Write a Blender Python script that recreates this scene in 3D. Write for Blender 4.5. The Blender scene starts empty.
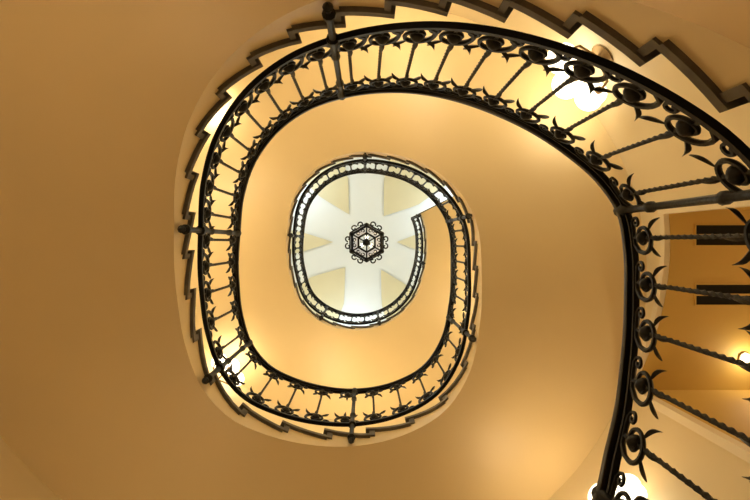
import bpy, math, random, bmesh
from mathutils import Vector, Matrix
random.seed(4)
rad=math.radians
# ------------------------------------------------------------------ materials
def mat(name,col,rough=0.6,metal=0.0,var=0.0,scale=3.0,bump=0.0,bscale=40,emis=None,estr=0,col2=None,spec=None):
    m=bpy.data.materials.new(name); m.use_nodes=True
    nt=m.node_tree; b=nt.nodes['Principled BSDF']
    b.inputs['Base Color'].default_value=(*col,1); b.inputs['Roughness'].default_value=rough
    b.inputs['Metallic'].default_value=metal
    if spec is not None: b.inputs['Specular IOR Level'].default_value=spec
    tc=nt.nodes.new('ShaderNodeTexCoord')
    if var>0 or col2:
        n=nt.nodes.new('ShaderNodeTexNoise'); n.inputs['Scale'].default_value=scale; n.inputs['Detail'].default_value=5
        nt.links.new(tc.outputs['Object'],n.inputs['Vector'])
        r=nt.nodes.new('ShaderNodeValToRGB')
        c2=col2 or tuple(c*(1-var) for c in col)
        r.color_ramp.elements[0].color=(*c2,1); r.color_ramp.elements[1].color=(*col,1)
        r.color_ramp.elements[0].position=.3; r.color_ramp.elements[1].position=.7
        nt.links.new(n.outputs['Fac'],r.inputs['Fac']); nt.links.new(r.outputs['Color'],b.inputs['Base Color'])
    if bump>0:
        n=nt.nodes.new('ShaderNodeTexNoise'); n.inputs['Scale'].default_value=bscale; n.inputs['Detail'].default_value=3
        nt.links.new(tc.outputs['Object'],n.inputs['Vector'])
        bp=nt.nodes.new('ShaderNodeBump'); bp.inputs['Strength'].default_value=bump; bp.inputs['Distance'].default_value=.01
        nt.links.new(n.outputs['Fac'],bp.inputs['Height']); nt.links.new(bp.outputs['Normal'],b.inputs['Normal'])
    if emis:
        b.inputs['Emission Color'].default_value=(*emis,1); b.inputs['Emission Strength'].default_value=estr
    return m
M_PLAST=mat('cream_plaster',(0.85,0.68,0.39),0.42,var=.04,scale=1.2,bump=.04,bscale=25)
M_WALL=mat('wall_plaster',(0.86,0.74,0.50),0.45,var=.04,scale=1.2,bump=.04,bscale=25)
M_OCHRE=mat('ochre_plaster',(0.68,0.46,0.12),0.6,var=.06,scale=1.5)
M_STONE=mat('grey_stone',(0.17,0.155,0.135),0.65,col2=(0.105,0.095,0.082),scale=9)
M_IRON=mat('wrought_iron',(0.004,0.004,0.004),0.45,bump=.2,bscale=60,spec=.3)
M_RAIL=mat('handrail_black',(0.006,0.005,0.005),0.3,spec=.4)
M_WHITE=mat('ceiling_white',(0.78,0.84,0.88),0.7,var=.03,scale=2)
M_BEIGE=mat('lunette_beige',(0.70,0.66,0.46),0.7,var=.04,scale=2)
M_TRIM=mat('trim_cream',(0.85,0.76,0.58),0.5)
M_DARK=mat('vent_dark',(0.004,0.004,0.004),0.95)
M_BRASS=mat('aged_brass',(0.30,0.20,0.09),0.4,metal=.8)
M_SHADE=mat('frosted_glass_shade',(0.95,0.90,0.78),0.4,emis=(1,.90,.68),estr=3.0)
M_BULB=mat('lit_bulb',(1,.9,.7),0.4,emis=(1,.90,.70),estr=8)
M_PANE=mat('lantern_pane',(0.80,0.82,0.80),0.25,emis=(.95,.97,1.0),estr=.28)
M_AMBER=mat('lantern_amber_glass',(0.40,0.18,0.09),0.25)
M_FLOOR=mat('floor_stone',(0.55,0.44,0.30),0.4,col2=(0.42,0.32,0.22),scale=4)

# ------------------------------------------------------------------ mesh helper
class MB:
    def __init__(s): s.v=[];s.f=[];s.m=[]
    def add(s,vs,fs,mi=0):
        o=len(s.v); s.v+= [tuple(p) for p in vs]; s.f+=[tuple(i+o for i in f) for f in fs]; s.m+=[mi]*len(fs)
    def tube(s,pts,r,sides=6,mi=0,flat=None,twist=0,up=None,closed=False):
        pts=[Vector(p) for p in pts]; n=len(pts); vs=[];fs=[]
        rr=r if callable(r) else (lambda t:r)
        N=None
        for i,p in enumerate(pts):
            if closed: T=pts[(i+1)%n]-pts[(i-1)%n]
            else: T=pts[min(i+1,n-1)]-pts[max(i-1,0)]
            T.normalize()
            if up is not None: N=Vector(up)-T*T.dot(Vector(up)); N.normalize()
            elif N is None:
                a=Vector((0,0,1)) if abs(T.z)<.9 else Vector((1,0,0)); N=T.cross(a).normalized()
            else:
                N=N-T*T.dot(N)
                if N.length<1e-6: N=T.orthogonal()
                N.normalize()
            B=T.cross(N); q=rr(i/(n-1 if n>1 else 1)); fx=flat or 1
            for k in range(sides):
                a=2*math.pi*(k+.5)/sides+twist*i/max(n-1,1)
                vs.append(p+N*(q*math.cos(a))+B*(q*fx*math.sin(a)))
        for i in range(n-1 if not closed else n):
            j=(i+1)%n
            for k in range(sides):
                l=(k+1)%sides
                fs.append((i*sides+k,i*sides+l,j*sides+l,j*sides+k))
        if not closed:
            fs.append(tuple(range(sides))[::-1]); fs.append(tuple((n-1)*sides+k for k in range(sides)))
        s.add(vs,fs,mi)
    def lathe(s,prof,M=Matrix(),seg=16,mi=0):
        vs=[];fs=[];n=len(prof)
        for i in range(seg):
            a=2*math.pi*i/seg
            for (r,z) in prof: vs.append(M@Vector((r*math.cos(a),r*math.sin(a),z)))
        for i in range(seg):
            j=(i+1)%seg
            for k in range(n-1): fs.append((i*n+k,j*n+k,j*n+k+1,i*n+k+1))
        s.add(vs,fs,mi)
    def ball(s,c,r,M=None,seg=10,mi=0,sz=1):
        prof=[(max(1e-4,r*math.sin(math.pi*k/8)),-r*sz*math.cos(math.pi*k/8)) for k in range(9)]
        MM=Matrix.Translation(Vector(c))
        if M is not None: MM=MM@M
        s.lathe(prof,MM,seg,mi)
    def box(s,lo,hi,mi=0,M=None):
        x0,y0,z0=lo;x1,y1,z1=hi
        vs=[Vector(p) for p in [(x0,y0,z0),(x1,y0,z0),(x1,y1,z0),(x0,y1,z0),(x0,y0,z1),(x1,y0,z1),(x1,y1,z1),(x0,y1,z1)]]
        if M is not None: vs=[M@p for p in vs]
        s.add(vs,[(3,2,1,0),(4,5,6,7),(0,1,5,4),(1,2,6,5),(2,3,7,6),(3,0,4,7)],mi)
    def obj(s,name,mats,smooth=True,parent=None,angle=40,weld=0):
        me=bpy.data.meshes.new(name); me.from_pydata(s.v,[],s.f); me.validate()
        for m in mats: me.materials.append(m)
        for p,mi in zip(me.polygons,s.m): p.material_index=mi; p.use_smooth=smooth
        o=bpy.data.objects.new(name,me); bpy.context.scene.collection.objects.link(o)
        if weld:
            bm=bmesh.new(); bm.from_mesh(me); bmesh.ops.remove_doubles(bm,verts=bm.verts,dist=weld); bm.to_mesh(me); bm.free()
        if smooth:
            try: me.set_sharp_from_angle(angle=rad(angle))
            except Exception: pass
        if parent: o.parent=parent
        return o
def empty(name,loc=(0,0,0)):
    e=bpy.data.objects.new(name,None); e.location=loc; e.empty_display_size=.2
    bpy.context.scene.collection.objects.link(e); return e

# ------------------------------------------------------------------ plan of the well  (angle deg, radius m)
PLAN=[(-262,1.09),(-245,1.13),(-230,1.155),(-200,1.155),(-183,1.17),(-163,1.29),(-138,1.56),(-117,1.65),(-92,1.65),(-70,1.57),(-57,1.495),
(-46.7,1.448),(-40.8,1.402),(-33.2,1.372),(-24.2,1.345),(-12.3,1.342),(-1.7,1.368),(7.1,1.387),(15.2,1.348),(23.7,1.281),
(32.2,1.221),(43.9,1.155),(56.6,1.112),(70.1,1.09),(84.4,1.085),(99.7,1.102),(114.1,1.132),(128.8,1.154),(143.8,1.161),
(159.2,1.154),(176.9,1.166),(196.4,1.28),(210.3,1.423),(221.8,1.556),(232.2,1.631),(243.3,1.642),(254.8,1.646),(268.1,1.655),
(281.9,1.654),(295.6,1.623),(308.5,1.502),(323.8,1.314),(345.3,1.164),(374.7,1.15),(392.7,1.12),(413.3,1.08),(434.5,1.055),
(457.7,1.08),(480,1.11),(503.6,1.11),(533.7,1.07),(564,1.18),(586.1,1.34),(607.1,1.39),(627.7,1.39),(648.9,1.345),
(668.1,1.265),(690.3,1.14),(716.7,1.092),(747.1,1.142),(770,1.16)]
def R(p):
    P=PLAN
    if p<=P[0][0]: return P[0][1]
    for i in range(len(P)-1):
        if P[i][0]<=p<=P[i+1][0]: break
    x0,y0=P[i];x1,y1=P[i+1];h=x1-x0
    def tg(k):
        a=P[max(k-1,0)];b=P[min(k+1,len(P)-1)]; return (b[1]-a[1])/(b[0]-a[0])
    m0,m1=tg(i)*h,tg(i+1)*h; t=(p-x0)/h
    return (2*t**3-3*t*t+1)*y0+(t**3-2*t*t+t)*m0+(-2*t**3+3*t*t)*y1+(t**3-t*t)*m1
RAILH=1.0
def ZT(p): return 2.6+.011*p
def pol(p,r,z): return Vector((r*math.cos(rad(p)),-r*math.sin(rad(p)),z))
def rail(p,v,n=0): return pol(p,R(p)+n,ZT(p)-RAILH+v)
START,END=-229.0,747.0
NST=78; DA=(END-START)/NST
TREAD=1.21   # tread surface below handrail
WALL_R=2.9; TOPZ=12.3; FLOORZ=-1.3

# ------------------------------------------------------------------ staircase
stair=empty('spiral_staircase')
SOF=.17
car=MB(); tr=MB()
SUB=4
for i in range(NST):
    a0=START+i*DA; a1=a0+DA
    zt=ZT(a1)-TREAD
    vs=[];fs=[]
    for k in range(SUB+1):
        a=a0+DA*k/SUB; ri=R(a)+.045; zs=ZT(a)-TREAD-SOF
        vs+=[pol(a,ri,zs),pol(a,WALL_R-.001,zs),pol(a,WALL_R-.001,zt-.04),pol(a,ri,zt-.04)]
    for k in range(SUB):
        o=k*4;q=o+4
        fs+=[(o,q,q+1,o+1),(o+3,o,q,q+3)[::-1],(o+2,o+3,q+3,q+2)[::-1]]
    if i==0: fs.append((0,1,2,3))
    if i==NST-1: fs.append((SUB*4+3,SUB*4+2,SUB*4+1,SUB*4))
    car.add(vs,fs)
    vs=[];fs=[]
    for k in range(SUB+1):
        a=(a0-1.3)+(DA+1.3)*k/SUB; ri=R(a)+.018
        vs+=[pol(a,ri,zt-.042),pol(a,WALL_R-.002,zt-.042),pol(a,WALL_R-.002,zt),pol(a,ri,zt)]
    for k in range(SUB):
        o=k*4;q=o+4
        fs+=[(o,q,q+1,o+1),(o+3,o,q,q+3)[::-1],(o+2,o+3,q+3,q+2)[::-1]]
    fs.append((0,1,2,3)); fs.append((SUB*4+3,SUB*4+2,SUB*4+1,SUB*4))
    tr.add(vs,fs)
    zl=zt-.011*DA
    vs=[];A=[a0-.2,a0+1.5]
    for a in A:
        ri=R(a)+.030
        vs+=[pol(a,ri,zl-.01),pol(a,WALL_R-.002,zl-.01),pol(a,WALL_R-.002,zt-.04),pol(a,ri,zt-.04)]
    tr.add(vs,[(0,1,2,3),(7,6,5,4),(0,4,5,1),(3,7,4,0),(2,6,7,3)])
car.obj('soffit_and_string',[M_PLAST],True,stair,35,1e-5)
tr.obj('stone_treads',[M_STONE],False,stair)

# ------------------------------------------------------------------ railing
rl=empty('iron_stair_railing')
hr=MB()
def sweep(mb,v,w,h,a0,a1,step=2.0,n=0,mi=0,round_=True):
    N=int((a1-a0)/step); prof=[]
    if round_:
        for k in range(10):
            t=2*math.pi*k/10; prof.append((w*.5*math.copysign(abs(math.cos(t))**.7,math.cos(t)),h*.5*math.copysign(abs(math.sin(t))**.7,math.sin(t))))
    else: prof=[(-w/2,-h/2),(w/2,-h/2),(w/2,h/2),(-w/2,h/2)]
    S=len(prof);vs=[];fs=[]
    for i in range(N+1):
        a=a0+(a1-a0)*i/N
        T=(rail(a+.3,0)-rail(a-.3,0)); T.z=0; T.normalize(); Nn=Vector((-T.y,T.x,0))
        if Nn.dot(pol(a,1,0))<0: Nn=-Nn
        c=rail(a,v)
        for (x,y) in prof: vs.append(c+Nn*(x+n)+Vector((0,0,y)))
    for i in range(N):
        for k in range(S):
            l=(k+1)%S; fs.append((i*S+k,i*S+l,(i+1)*S+l,(i+1)*S+k))
    fs.append(tuple(range(S))); fs.append(tuple(N*S+k for k in range(S))[::-1])
    mb.add(vs,fs,mi)
sweep(hr,RAILH,.066,.045,START,END)
hr.obj('handrail',[M_RAIL],True,rl)
br=MB()
sweep(br,.955,.030,.012,START,END,round_=False)
sweep(br,.0,.034,.026,START,END,round_=False)
br.obj('iron_bars',[M_IRON],True,rl,30)

POSTS=[-225,-138,-90,-47,7,99,176,221,266,318,374,450,535,600,640,700,746]
def unit_frame(a):
    c=rail(a,0); d=rail(a+.5,0)-rail(a-.5,0); L=math.hypot(d.x,d.y)
    T=Vector((d.x/L,d.y/L,d.z/L)); Nn=Vector((-d.y/L,d.x/L,0))
    if Nn.dot(pol(a,1,0))<0: Nn=-Nn
    return lambda s,v,n=0: c+T*s+Vector((0,0,v))+Nn*n, Nn
def spiral(cx,cy,r0,r1,t0,t1,n=16):
    return [(cx+(r0+(r1-r0)*i/n)*math.cos(t0+(t1-t0)*i/n),cy+(r0+(r1-r0)*i/n)*math.sin(t0+(t1-t0)*i/n)) for i in range(n+1)]
def leaf(mb,f,p0,p1,w,bend=0.0,th=.005,out=0.0):
    (x0,y0),(x1,y1)=p0,p1; dx,dy=x1-x0,y1-y0; L=math.hypot(dx,dy); px,py=-dy/L,dx/L
    vs=[];K=6
    for i in range(K+1):
        t=i/K; ww=w*math.sin(math.pi*min(1,t*.85+.12))*(1-t)**.45 if t<1 else .0006
        b=bend*math.sin(math.pi*t)+bend*.6*t*t; cx,cy=x0+dx*t+px*b,y0+dy*t+py*b
        bul=.008*math.sin(math.pi*t); o=out*t*t
        vs+=[f(cx+px*ww,cy+py*ww,o),f(cx,cy,o+th+bul),f(cx-px*ww,cy-py*ww,o),f(cx,cy,o-th-bul)]
    fs=[]
    for i in range(K):
        for k in range(4):
            l=(k+1)%4; fs.append((i*4+k,i*4+l,i*4+4+l,i*4+4+k))
    mb.add(vs,fs)
bal=MB(); orn=MB()
def ornament(f,Nn,yb,sg,S=1.0,side=1):
    """S-scroll: large volute closing on a rosette, small counter volute, spear leaves; sg=+1 grows up, -1 hangs down"""
    g=lambda x,y,n=0: f(side*x*S,yb+sg*y*S,n)
    pts=[(.092,.012),(.03,.006),(-.04,.010),(-.078,.045)]+spiral(-.002,.100,.086,.026,3.35,3.35-math.pi*2.35,28)
    orn.tube([g(x,y) for x,y in pts],lambda t:.0135*(1-.3*t)*S,6)
    pts=spiral(.088,.046,.034,.010,-1.6,-1.6+math.pi*2.2,14)
    orn.tube([g(x,y) for x,y in pts],lambda t:.0095*S,5)
    c=g(-.002,.098)
    mm=Matrix.Translation(c)@Nn.to_track_quat('Z','Y').to_matrix().to_4x4()
    orn.lathe([(1e-4,-.034*S),(.016*S,-.031*S),(.030*S,-.019*S),(.040*S,-.005*S),(.040*S,.005*S),(.030*S,.019*S),(.016*S,.031*S),(1e-4,.034*S)],mm,10)
    leaf(orn,g,(-.006,.175),(.0,.32),.016,.004)
    leaf(orn,g,(.045,.165),(.102,.262),.016,-.014,out=.012)
    leaf(orn,g,(-.045,.165),(-.098,.262),.016,.014,out=-.012)
NB=104; DB=(END-START)/NB
for i in range(NB):
    a=START+(i+.5)*DB
    if a>END-2: break
    f,Nn=unit_frame(a)
    if min(abs(a-p) for p in POSTS)>2.4:
        K=44
        bal.tube([f(0,.955*k/K) for k in range(K+1)],lambda t:.0120,4,twist=math.pi*2*5.5)
    ornament(f,Nn,.008,1,1.04,1)
    ornament(f,Nn,.950,-1,.88,1)
bal.obj('twisted_balusters',[M_IRON],True,rl,50)
orn.obj('scroll_ornaments',[M_IRON],True,rl,50)
po=MB()
for a in POSTS:
    f,Nn=unit_frame(a)
    mm=Matrix.Translation(f(0,0))
    prof=[(1e-4,-.42),(.014,-.40),(.026,-.375),(.014,-.35),(.014,-.33),(.034,-.31),(.034,-.28),(.020,-.26),(.020,-.03),(.036,-.02),(.036,.03),(.020,.05),(.019,.2),
          (.028,.22),(.028,.25),(.019,.27),(.018,.7),(.028,.72),(.028,.75),(.019,.77),(.020,.93),(.034,.95),(.034,1.03),(1e-4,1.04)]
    po.lathe(prof,mm,10)
    po.tube([f(0,-.295,0),f(0,-.295,.060)],.016,6)
po.obj('newel_posts',[M_IRON],True,rl,40)
gd=MB()
aE=END-.5; rE=R(aE); zE=ZT(aE)
gd.tube([pol(aE,rE-.02,zE),pol(aE,WALL_R,zE)],.034,10)
for v in (.95,.0,.075): gd.tube([pol(aE,rE,zE-RAILH+v),pol(aE,WALL_R,zE-RAILH+v)],.014,4)
r=rE+.15
while r<WALL_R-.05:
    gd.tube([pol(aE,r,zE-RAILH+.95*k/20) for k in range(21)],.011,4,twist=20); r+=.18
gd.obj('landing_guard_rail',[M_IRON],True,rl)

# ------------------------------------------------------------------ room shell
DZ0,DZ1=1.6,4.75; DA0,DA1=-29.0,6.0
wl=MB()
angs=sorted(set([DA0+(DA1-DA0)*k/8 for k in range(9)]+[DA1+(360-(DA1-DA0))*k/72 for k in range(1,73)]))
zs=[FLOORZ,DZ0,DZ1,TOPZ]
for i in range(len(angs)-1):
    a,b=angs[i],angs[i+1]
    for k in range(3):
        if k==1 and a>=DA0-1e-6 and b<=DA1+1e-6: continue
        z0,z1=zs[k],zs[k+1]
        wl.add([pol(a,WALL_R,z0),pol(b,WALL_R,z0),pol(b,WALL_R,z1),pol(a,WALL_R,z1)],[(0,1,2,3)])
wl.obj('wall_stairwell',[M_WALL],True,None,40,1e-4)
x1=6.2;y0=-math.sin(rad(DA1))*WALL_R; y1=-math.sin(rad(DA0))*WALL_R
def slab(name,lo,hi,m):
    b=MB(); b.box(lo,hi); return b.obj(name,[m],False)
slab('wall_corridor_north',(2.905,y0-.1,DZ0-.1),(x1,y0,DZ1+.1),M_OCHRE)
slab('wall_corridor_south',(2.54,y1,DZ0-.1),(x1,y1+.1,DZ1+.1),M_OCHRE)
slab('wall_corridor_end',(x1,y0-.1,DZ0-.1),(x1+.1,y1+.1,DZ1+.1),M_OCHRE)
def corr(name,z,t,m):
    b=MB();n=10;vs=[]
    for k in range(n+1):
        y=y0+(y1-y0)*k/n; xx=math.sqrt(WALL_R**2-y*y)+.002
        vs+=[(xx,y,z),(x1,y,z),(x1,y,z+t),(xx,y,z+t)]
    fs=[]
    for k in range(n):
        o=k*4;q=o+4
        fs+=[(o,o+1,q+1,q),(o+3,q+3,q+2,o+2),(o,q,q+3,o+3)]
    b.add(vs,fs); return b.obj(name,[m],False)
corr('ceiling_corridor',DZ1,.1,M_OCHRE)
corr('floor_corridor',DZ0-.1,.1,M_FLOOR)
ar=MB()
pts=[pol(DA0+(DA1-DA0)*k/12,WALL_R-.015,DZ1+.04) for k in range(13)]
ar.tube(pts,.05,4); ar.tube([pol(DA1,WALL_R-.015,DZ0),pol(DA1,WALL_R-.015,DZ1+.09)],.05,4); ar.tube([pol(DA0,WALL_R-.015,DZ0),pol(DA0,WALL_R-.015,DZ1+.09)],.05,4)
ar.obj('trim_doorway',[M_TRIM],False)
def vent(yc):
    b=MB(); z=DZ1; X0,X1=3.14,4.0; w=.095
    b.box((X0,yc-w,z-.006),(X1,yc+w,z+.005),1)
    for (l,h) in [((X0-.01,yc-w-.01,z-.012),(X1+.01,yc-w,z)),((X0-.01,yc+w,z-.012),(X1+.01,yc+w+.01,z)),((X0-.01,yc-w,z-.012),(X0,yc+w,z)),((X1,yc-w,z-.012),(X1+.01,yc+w,z)),
        ((X0,yc-.010,z-.014),(X1,yc+.010,z-.008))]: b.box(l,h,0)
    return b.obj('ceiling_vent',[M_OCHRE,M_DARK],False)
vent(-.065); vent(.50)
dl=MB(); dl.lathe([(.05,0),(.055,-.02),(.045,-.025),(.04,-.005)],Matrix.Translation((3.60,1.10,DZ1)),16,0); dl.ball((3.60,1.10,DZ1-.015),.038,mi=1)
dl.obj('ceiling_downlight',[M_TRIM,M_BULB])

# top ceiling : shallow vault with beige lunettes leaving a white star
ce=MB()
n=96; rings=[0,.35,.7,1.1,1.5,2.0,2.5,WALL_R]
def vz(r): return TOPZ+.35*math.cos(math.pi/2*min(1,r/WALL_R))
for i in range(n):
    a,b=360*i/n,360*(i+1)/n
    for k in range(len(rings)-1):
        r0,r1=rings[k],rings[k+1]
        if k==0: ce.add([pol(a,0,vz(0)),pol(a,r1,vz(r1)),pol(b,r1,vz(r1))],[(0,1,2)])
        else: ce.add([pol(a,r0,vz(r0)),pol(a,r1,vz(r1)),pol(b,r1,vz(r1)),pol(b,r0,vz(r0))],[(0,1,2,3)])
ce.obj('ceiling',[M_WHITE],True,None,60,1e-4)
lu=MB()
for c,hw in [(54,19),(120,15),(180,9),(232,19),(300,15),(0,11)]:
    tip=.80
    vs=[];fs=[];K=10
    for k in range(K+1):
        r=tip+(WALL_R-.02-tip)*k/K
        w=math.degrees(math.atan2(math.tan(rad(hw))*max(0,(r-tip))*2.0,r)) ; w=min(w,hw)
        for j in range(7):
            a=c-w+2*w*j/6; vs.append(pol(a,r,vz(r)-.03))
    for k in range(K):
        for j in range(6): fs.append((k*7+j,k*7+j+1,k*7+8+j,k*7+7+j))
    lu.add(vs,fs)
lu.obj('trim_ceiling_lunettes',[M_BEIGE],True)
fl=MB(); fl.lathe([(1e-4,FLOORZ),(WALL_R,FLOORZ),(WALL_R,FLOORZ-.1),(1e-4,FLOORZ-.1)],Matrix(),64); fl.obj('floor',[M_FLOOR],False)

# ------------------------------------------------------------------ hanging lantern
LZ=8.9
ch=empty('hanging_lantern',(0.03,0.01,LZ))
fr=MB(); gl=MB()
def hexp(r,z,off=0): return [Vector((r*math.cos(rad(60*k+30+off)),r*math.sin(rad(60*k+30+off)),z)) for k in range(6)]
levels=[(.17,0.0),(.30,.12),(.36,.75),(.20,.95)]
rings_=[hexp(r,z) for r,z in levels]
for rg,t in zip(rings_,(.020,.028,.026,.016)):
    for k in range(6): fr.tube([rg[k],rg[(k+1)%6]],t,6)
for l in range(3):
    for k in range(6): fr.tube([rings_[l][k],rings_[l+1][k]],.016,6)
for l in (0,1):
    for k in range(6):
        A,B,C,D=rings_[l][k],rings_[l][(k+1)%6],rings_[l+1][(k+1)%6],rings_[l+1][k]
        gl.add([A*.985,B*.985,C*.985,D*.985],[(0,1,2,3)],0)
for k in range(6):
    d=Vector((math.cos(rad(60*k+30)),math.sin(rad(60*k+30)),0)); t=Vector((-d.y,d.x,0))
    d2=Vector((math.cos(rad(60*k)),math.sin(rad(60*k)),0)); t2=Vector((-d2.y,d2.x,0))
    for s in (-1,1):
        q=spiral(.335,.070,.056,.014,-math.pi/2,math.pi*1.5,16)
        fr.tube([d2*x+t2*(s*y)+Vector((0,0,.11)) for x,y in q],.014,5)
        q=spiral(.21,.05,.038,.012,-math.pi/2,math.pi*1.4,12)
        fr.tube([d2*x+t2*(s*y)+Vector((0,0,.02)) for x,y in q],.010,5)
    fr.tube([d*.17,d*.04+Vector((0,0,-.05))],.013,5)
    A=d*.05+Vector((0,0,-.04)); gl.add([A,d2*.10+Vector((0,0,-.03)),d*.13+Vector((0,0,-.02)),(d*.10-t*.05)+Vector((0,0,-.03))],[(0,1,2,3)],1)
    fr.tube([d*.20+Vector((0,0,.95)),d*.10+Vector((0,0,1.12)),Vector((0,0,1.2))],.012,5)
    fr.ball(rings_[1][k]+d*.015,.046,seg=8)
fr.lathe([(1e-4,-.13),(.018,-.115),(.012,-.09),(.055,-.065),(.06,-.04),(.02,-.02),(.015,.1),(.05,.12),(.05,.15),(1e-4,.16)],Matrix(),12)
fr.lathe([(1e-4,1.16),(.05,1.18),(.03,1.24),(1e-4,1.26)],Matrix(),12)
cd=MB()
for k in range(3):
    d=Vector((math.cos(rad(120*k+30)),math.sin(rad(120*k+30)),0))*.1
    fr.tube([Vector((0,0,.14)),d*.6+Vector((0,0,.12)),d+Vector((0,0,.18))],.01,5)
    cd.ball(d+Vector((0,0,.30)),.028,seg=8,sz=1.7)
L=vz(0)-LZ
z=1.26;k=0
while z<L-.06:
    c=Vector((0,0,z)); ax=Vector((1,0,0)) if k%2 else Vector((0,1,0))
    fr.tube([c+ax*(.016*math.cos(t))+Vector((0,0,.032*math.sin(t)+.03)) for t in [2*math.pi*j/10 for j in range(10)]],.005,4,closed=True)
    z+=.05;k+=1
fr.lathe([(.01,L-.08),(.06,L-.05),(.09,L-.01),(.09,L)],Matrix(),14)
fr.obj('lantern_frame',[M_IRON],True,ch); gl.obj('glass_panes',[M_PANE,M_AMBER],False,ch); cd.obj('candle_bulbs',[M_BULB],True,ch)

# ------------------------------------------------------------------ lights
def plight(name,loc,power,col,size=.06,parent=None):
    l=bpy.data.lights.new(name,'POINT'); l.energy=power; l.color=col; l.shadow_soft_size=size
    o=bpy.data.objects.new(name,l); o.location=loc; bpy.context.scene.collection.objects.link(o)
    if parent: o.parent=parent
    return o
def wall_lamp(phi,z,power,col=(1,.70,.38),K=1.0):
    e=empty('wall_lamp',pol(phi,WALL_R,z))
    e.rotation_euler=(0,0,math.atan2(math.sin(rad(phi)),-math.cos(rad(phi))))
    e.scale=(K,K,K)
    m=MB(); sh=MB()
    mm=Matrix.Rotation(math.pi/2,4,'Y')
    m.lathe([(1e-4,.003),(.09,.003),(.10,.012),(.06,.03),(.03,.05),(1e-4,.06)],mm,20)
    for s in (-1,0,1):
        ex=.18+(.08 if s==0 else 0); ey=s*.18
        m.tube([(.03,0,0),(.10,ey*.4,-.07),(ex*.8,ey*.9,-.09),(ex,ey,-.05),(ex,ey,-.01)],.011,6)
        c=Matrix.Translation((ex,ey,0))
        m.lathe([(1e-4,-.035),(.02,-.03),(.030,-.005),(.028,.010),(.018,.010)],c,14)
        sh.lathe([(.02,.004),(.06,.015),(.092,.06),(.085,.12),(.112,.17),(.107,.17),(.078,.12),(.085,.065),(.055,.023),(.015,.012)],c,20,0)
        sh.ball((ex,ey,.09),.035,mi=1,seg=10,sz=1.5)
    m.obj('lamp_bracket',[M_BRASS],True,e); sh.obj('glass_shades',[M_SHADE,M_BULB],True,e)
    plight('lamp_light',(.30,0,.26),power,col,.04,e)
    return e
W1=(1,.81,.52); W2=(1,.63,.29)
# lamps seen past the railing
wall_lamp(38,4.80,1.5,(1,.88,.68),1.3)
wall_lamp(223,7.1,2.5,W1)
wall_lamp(140,6.35,3,W1)
wall_lamp(-47,3.62,4,W2)
# unseen sconces added at head height on the outer wall to light the soffits
wall_lamp(90,4.4,50,W1)
wall_lamp(180,5.3,44,W1)
wall_lamp(275,6.3,42,(1,.78,.47))
wall_lamp(350,7.2,32,W1)
wall_lamp(80,8.3,36,W1)
wall_lamp(190,9.3,34,W1)
wall_lamp(305,10.2,8,W1)
# unseen ground-storey lamps added to light the lower soffit from below
wall_lamp(150,.6,14,W2)
wall_lamp(250,1.4,7,W2)
wall_lamp(60,.7,17,W2)
plight('downlight_lamp',(3.60,1.10,DZ1-.12),3,(1,.82,.55),.02)
plight('corridor_lamp',(5.0,.5,3.0),30,(1,.80,.42),.1)
for a in (20,140,260):
    plight('top_daylight_fill',pol(a,2.2,11.5),48,(.70,.86,1.0),.3)  # point lights added to cast cool daylight on the ceiling; no windows built

w=bpy.data.worlds.new('world'); bpy.context.scene.world=w; w.use_nodes=True
w.node_tree.nodes['Background'].inputs['Color'].default_value=(.9,.7,.5,1)
w.node_tree.nodes['Background'].inputs['Strength'].default_value=.05

# ------------------------------------------------------------------ camera
cam=bpy.data.cameras.new('camera'); cam.lens=24; cam.sensor_width=36; cam.clip_start=.05
cam.shift_x=10/750; cam.shift_y=-8/750
co=bpy.data.objects.new('camera',cam); co.location=(0,0,0); co.rotation_euler=(math.pi,0,0)
bpy.context.scene.collection.objects.link(co); bpy.context.scene.camera=co
bpy.context.scene.view_settings.view_transform='Standard'
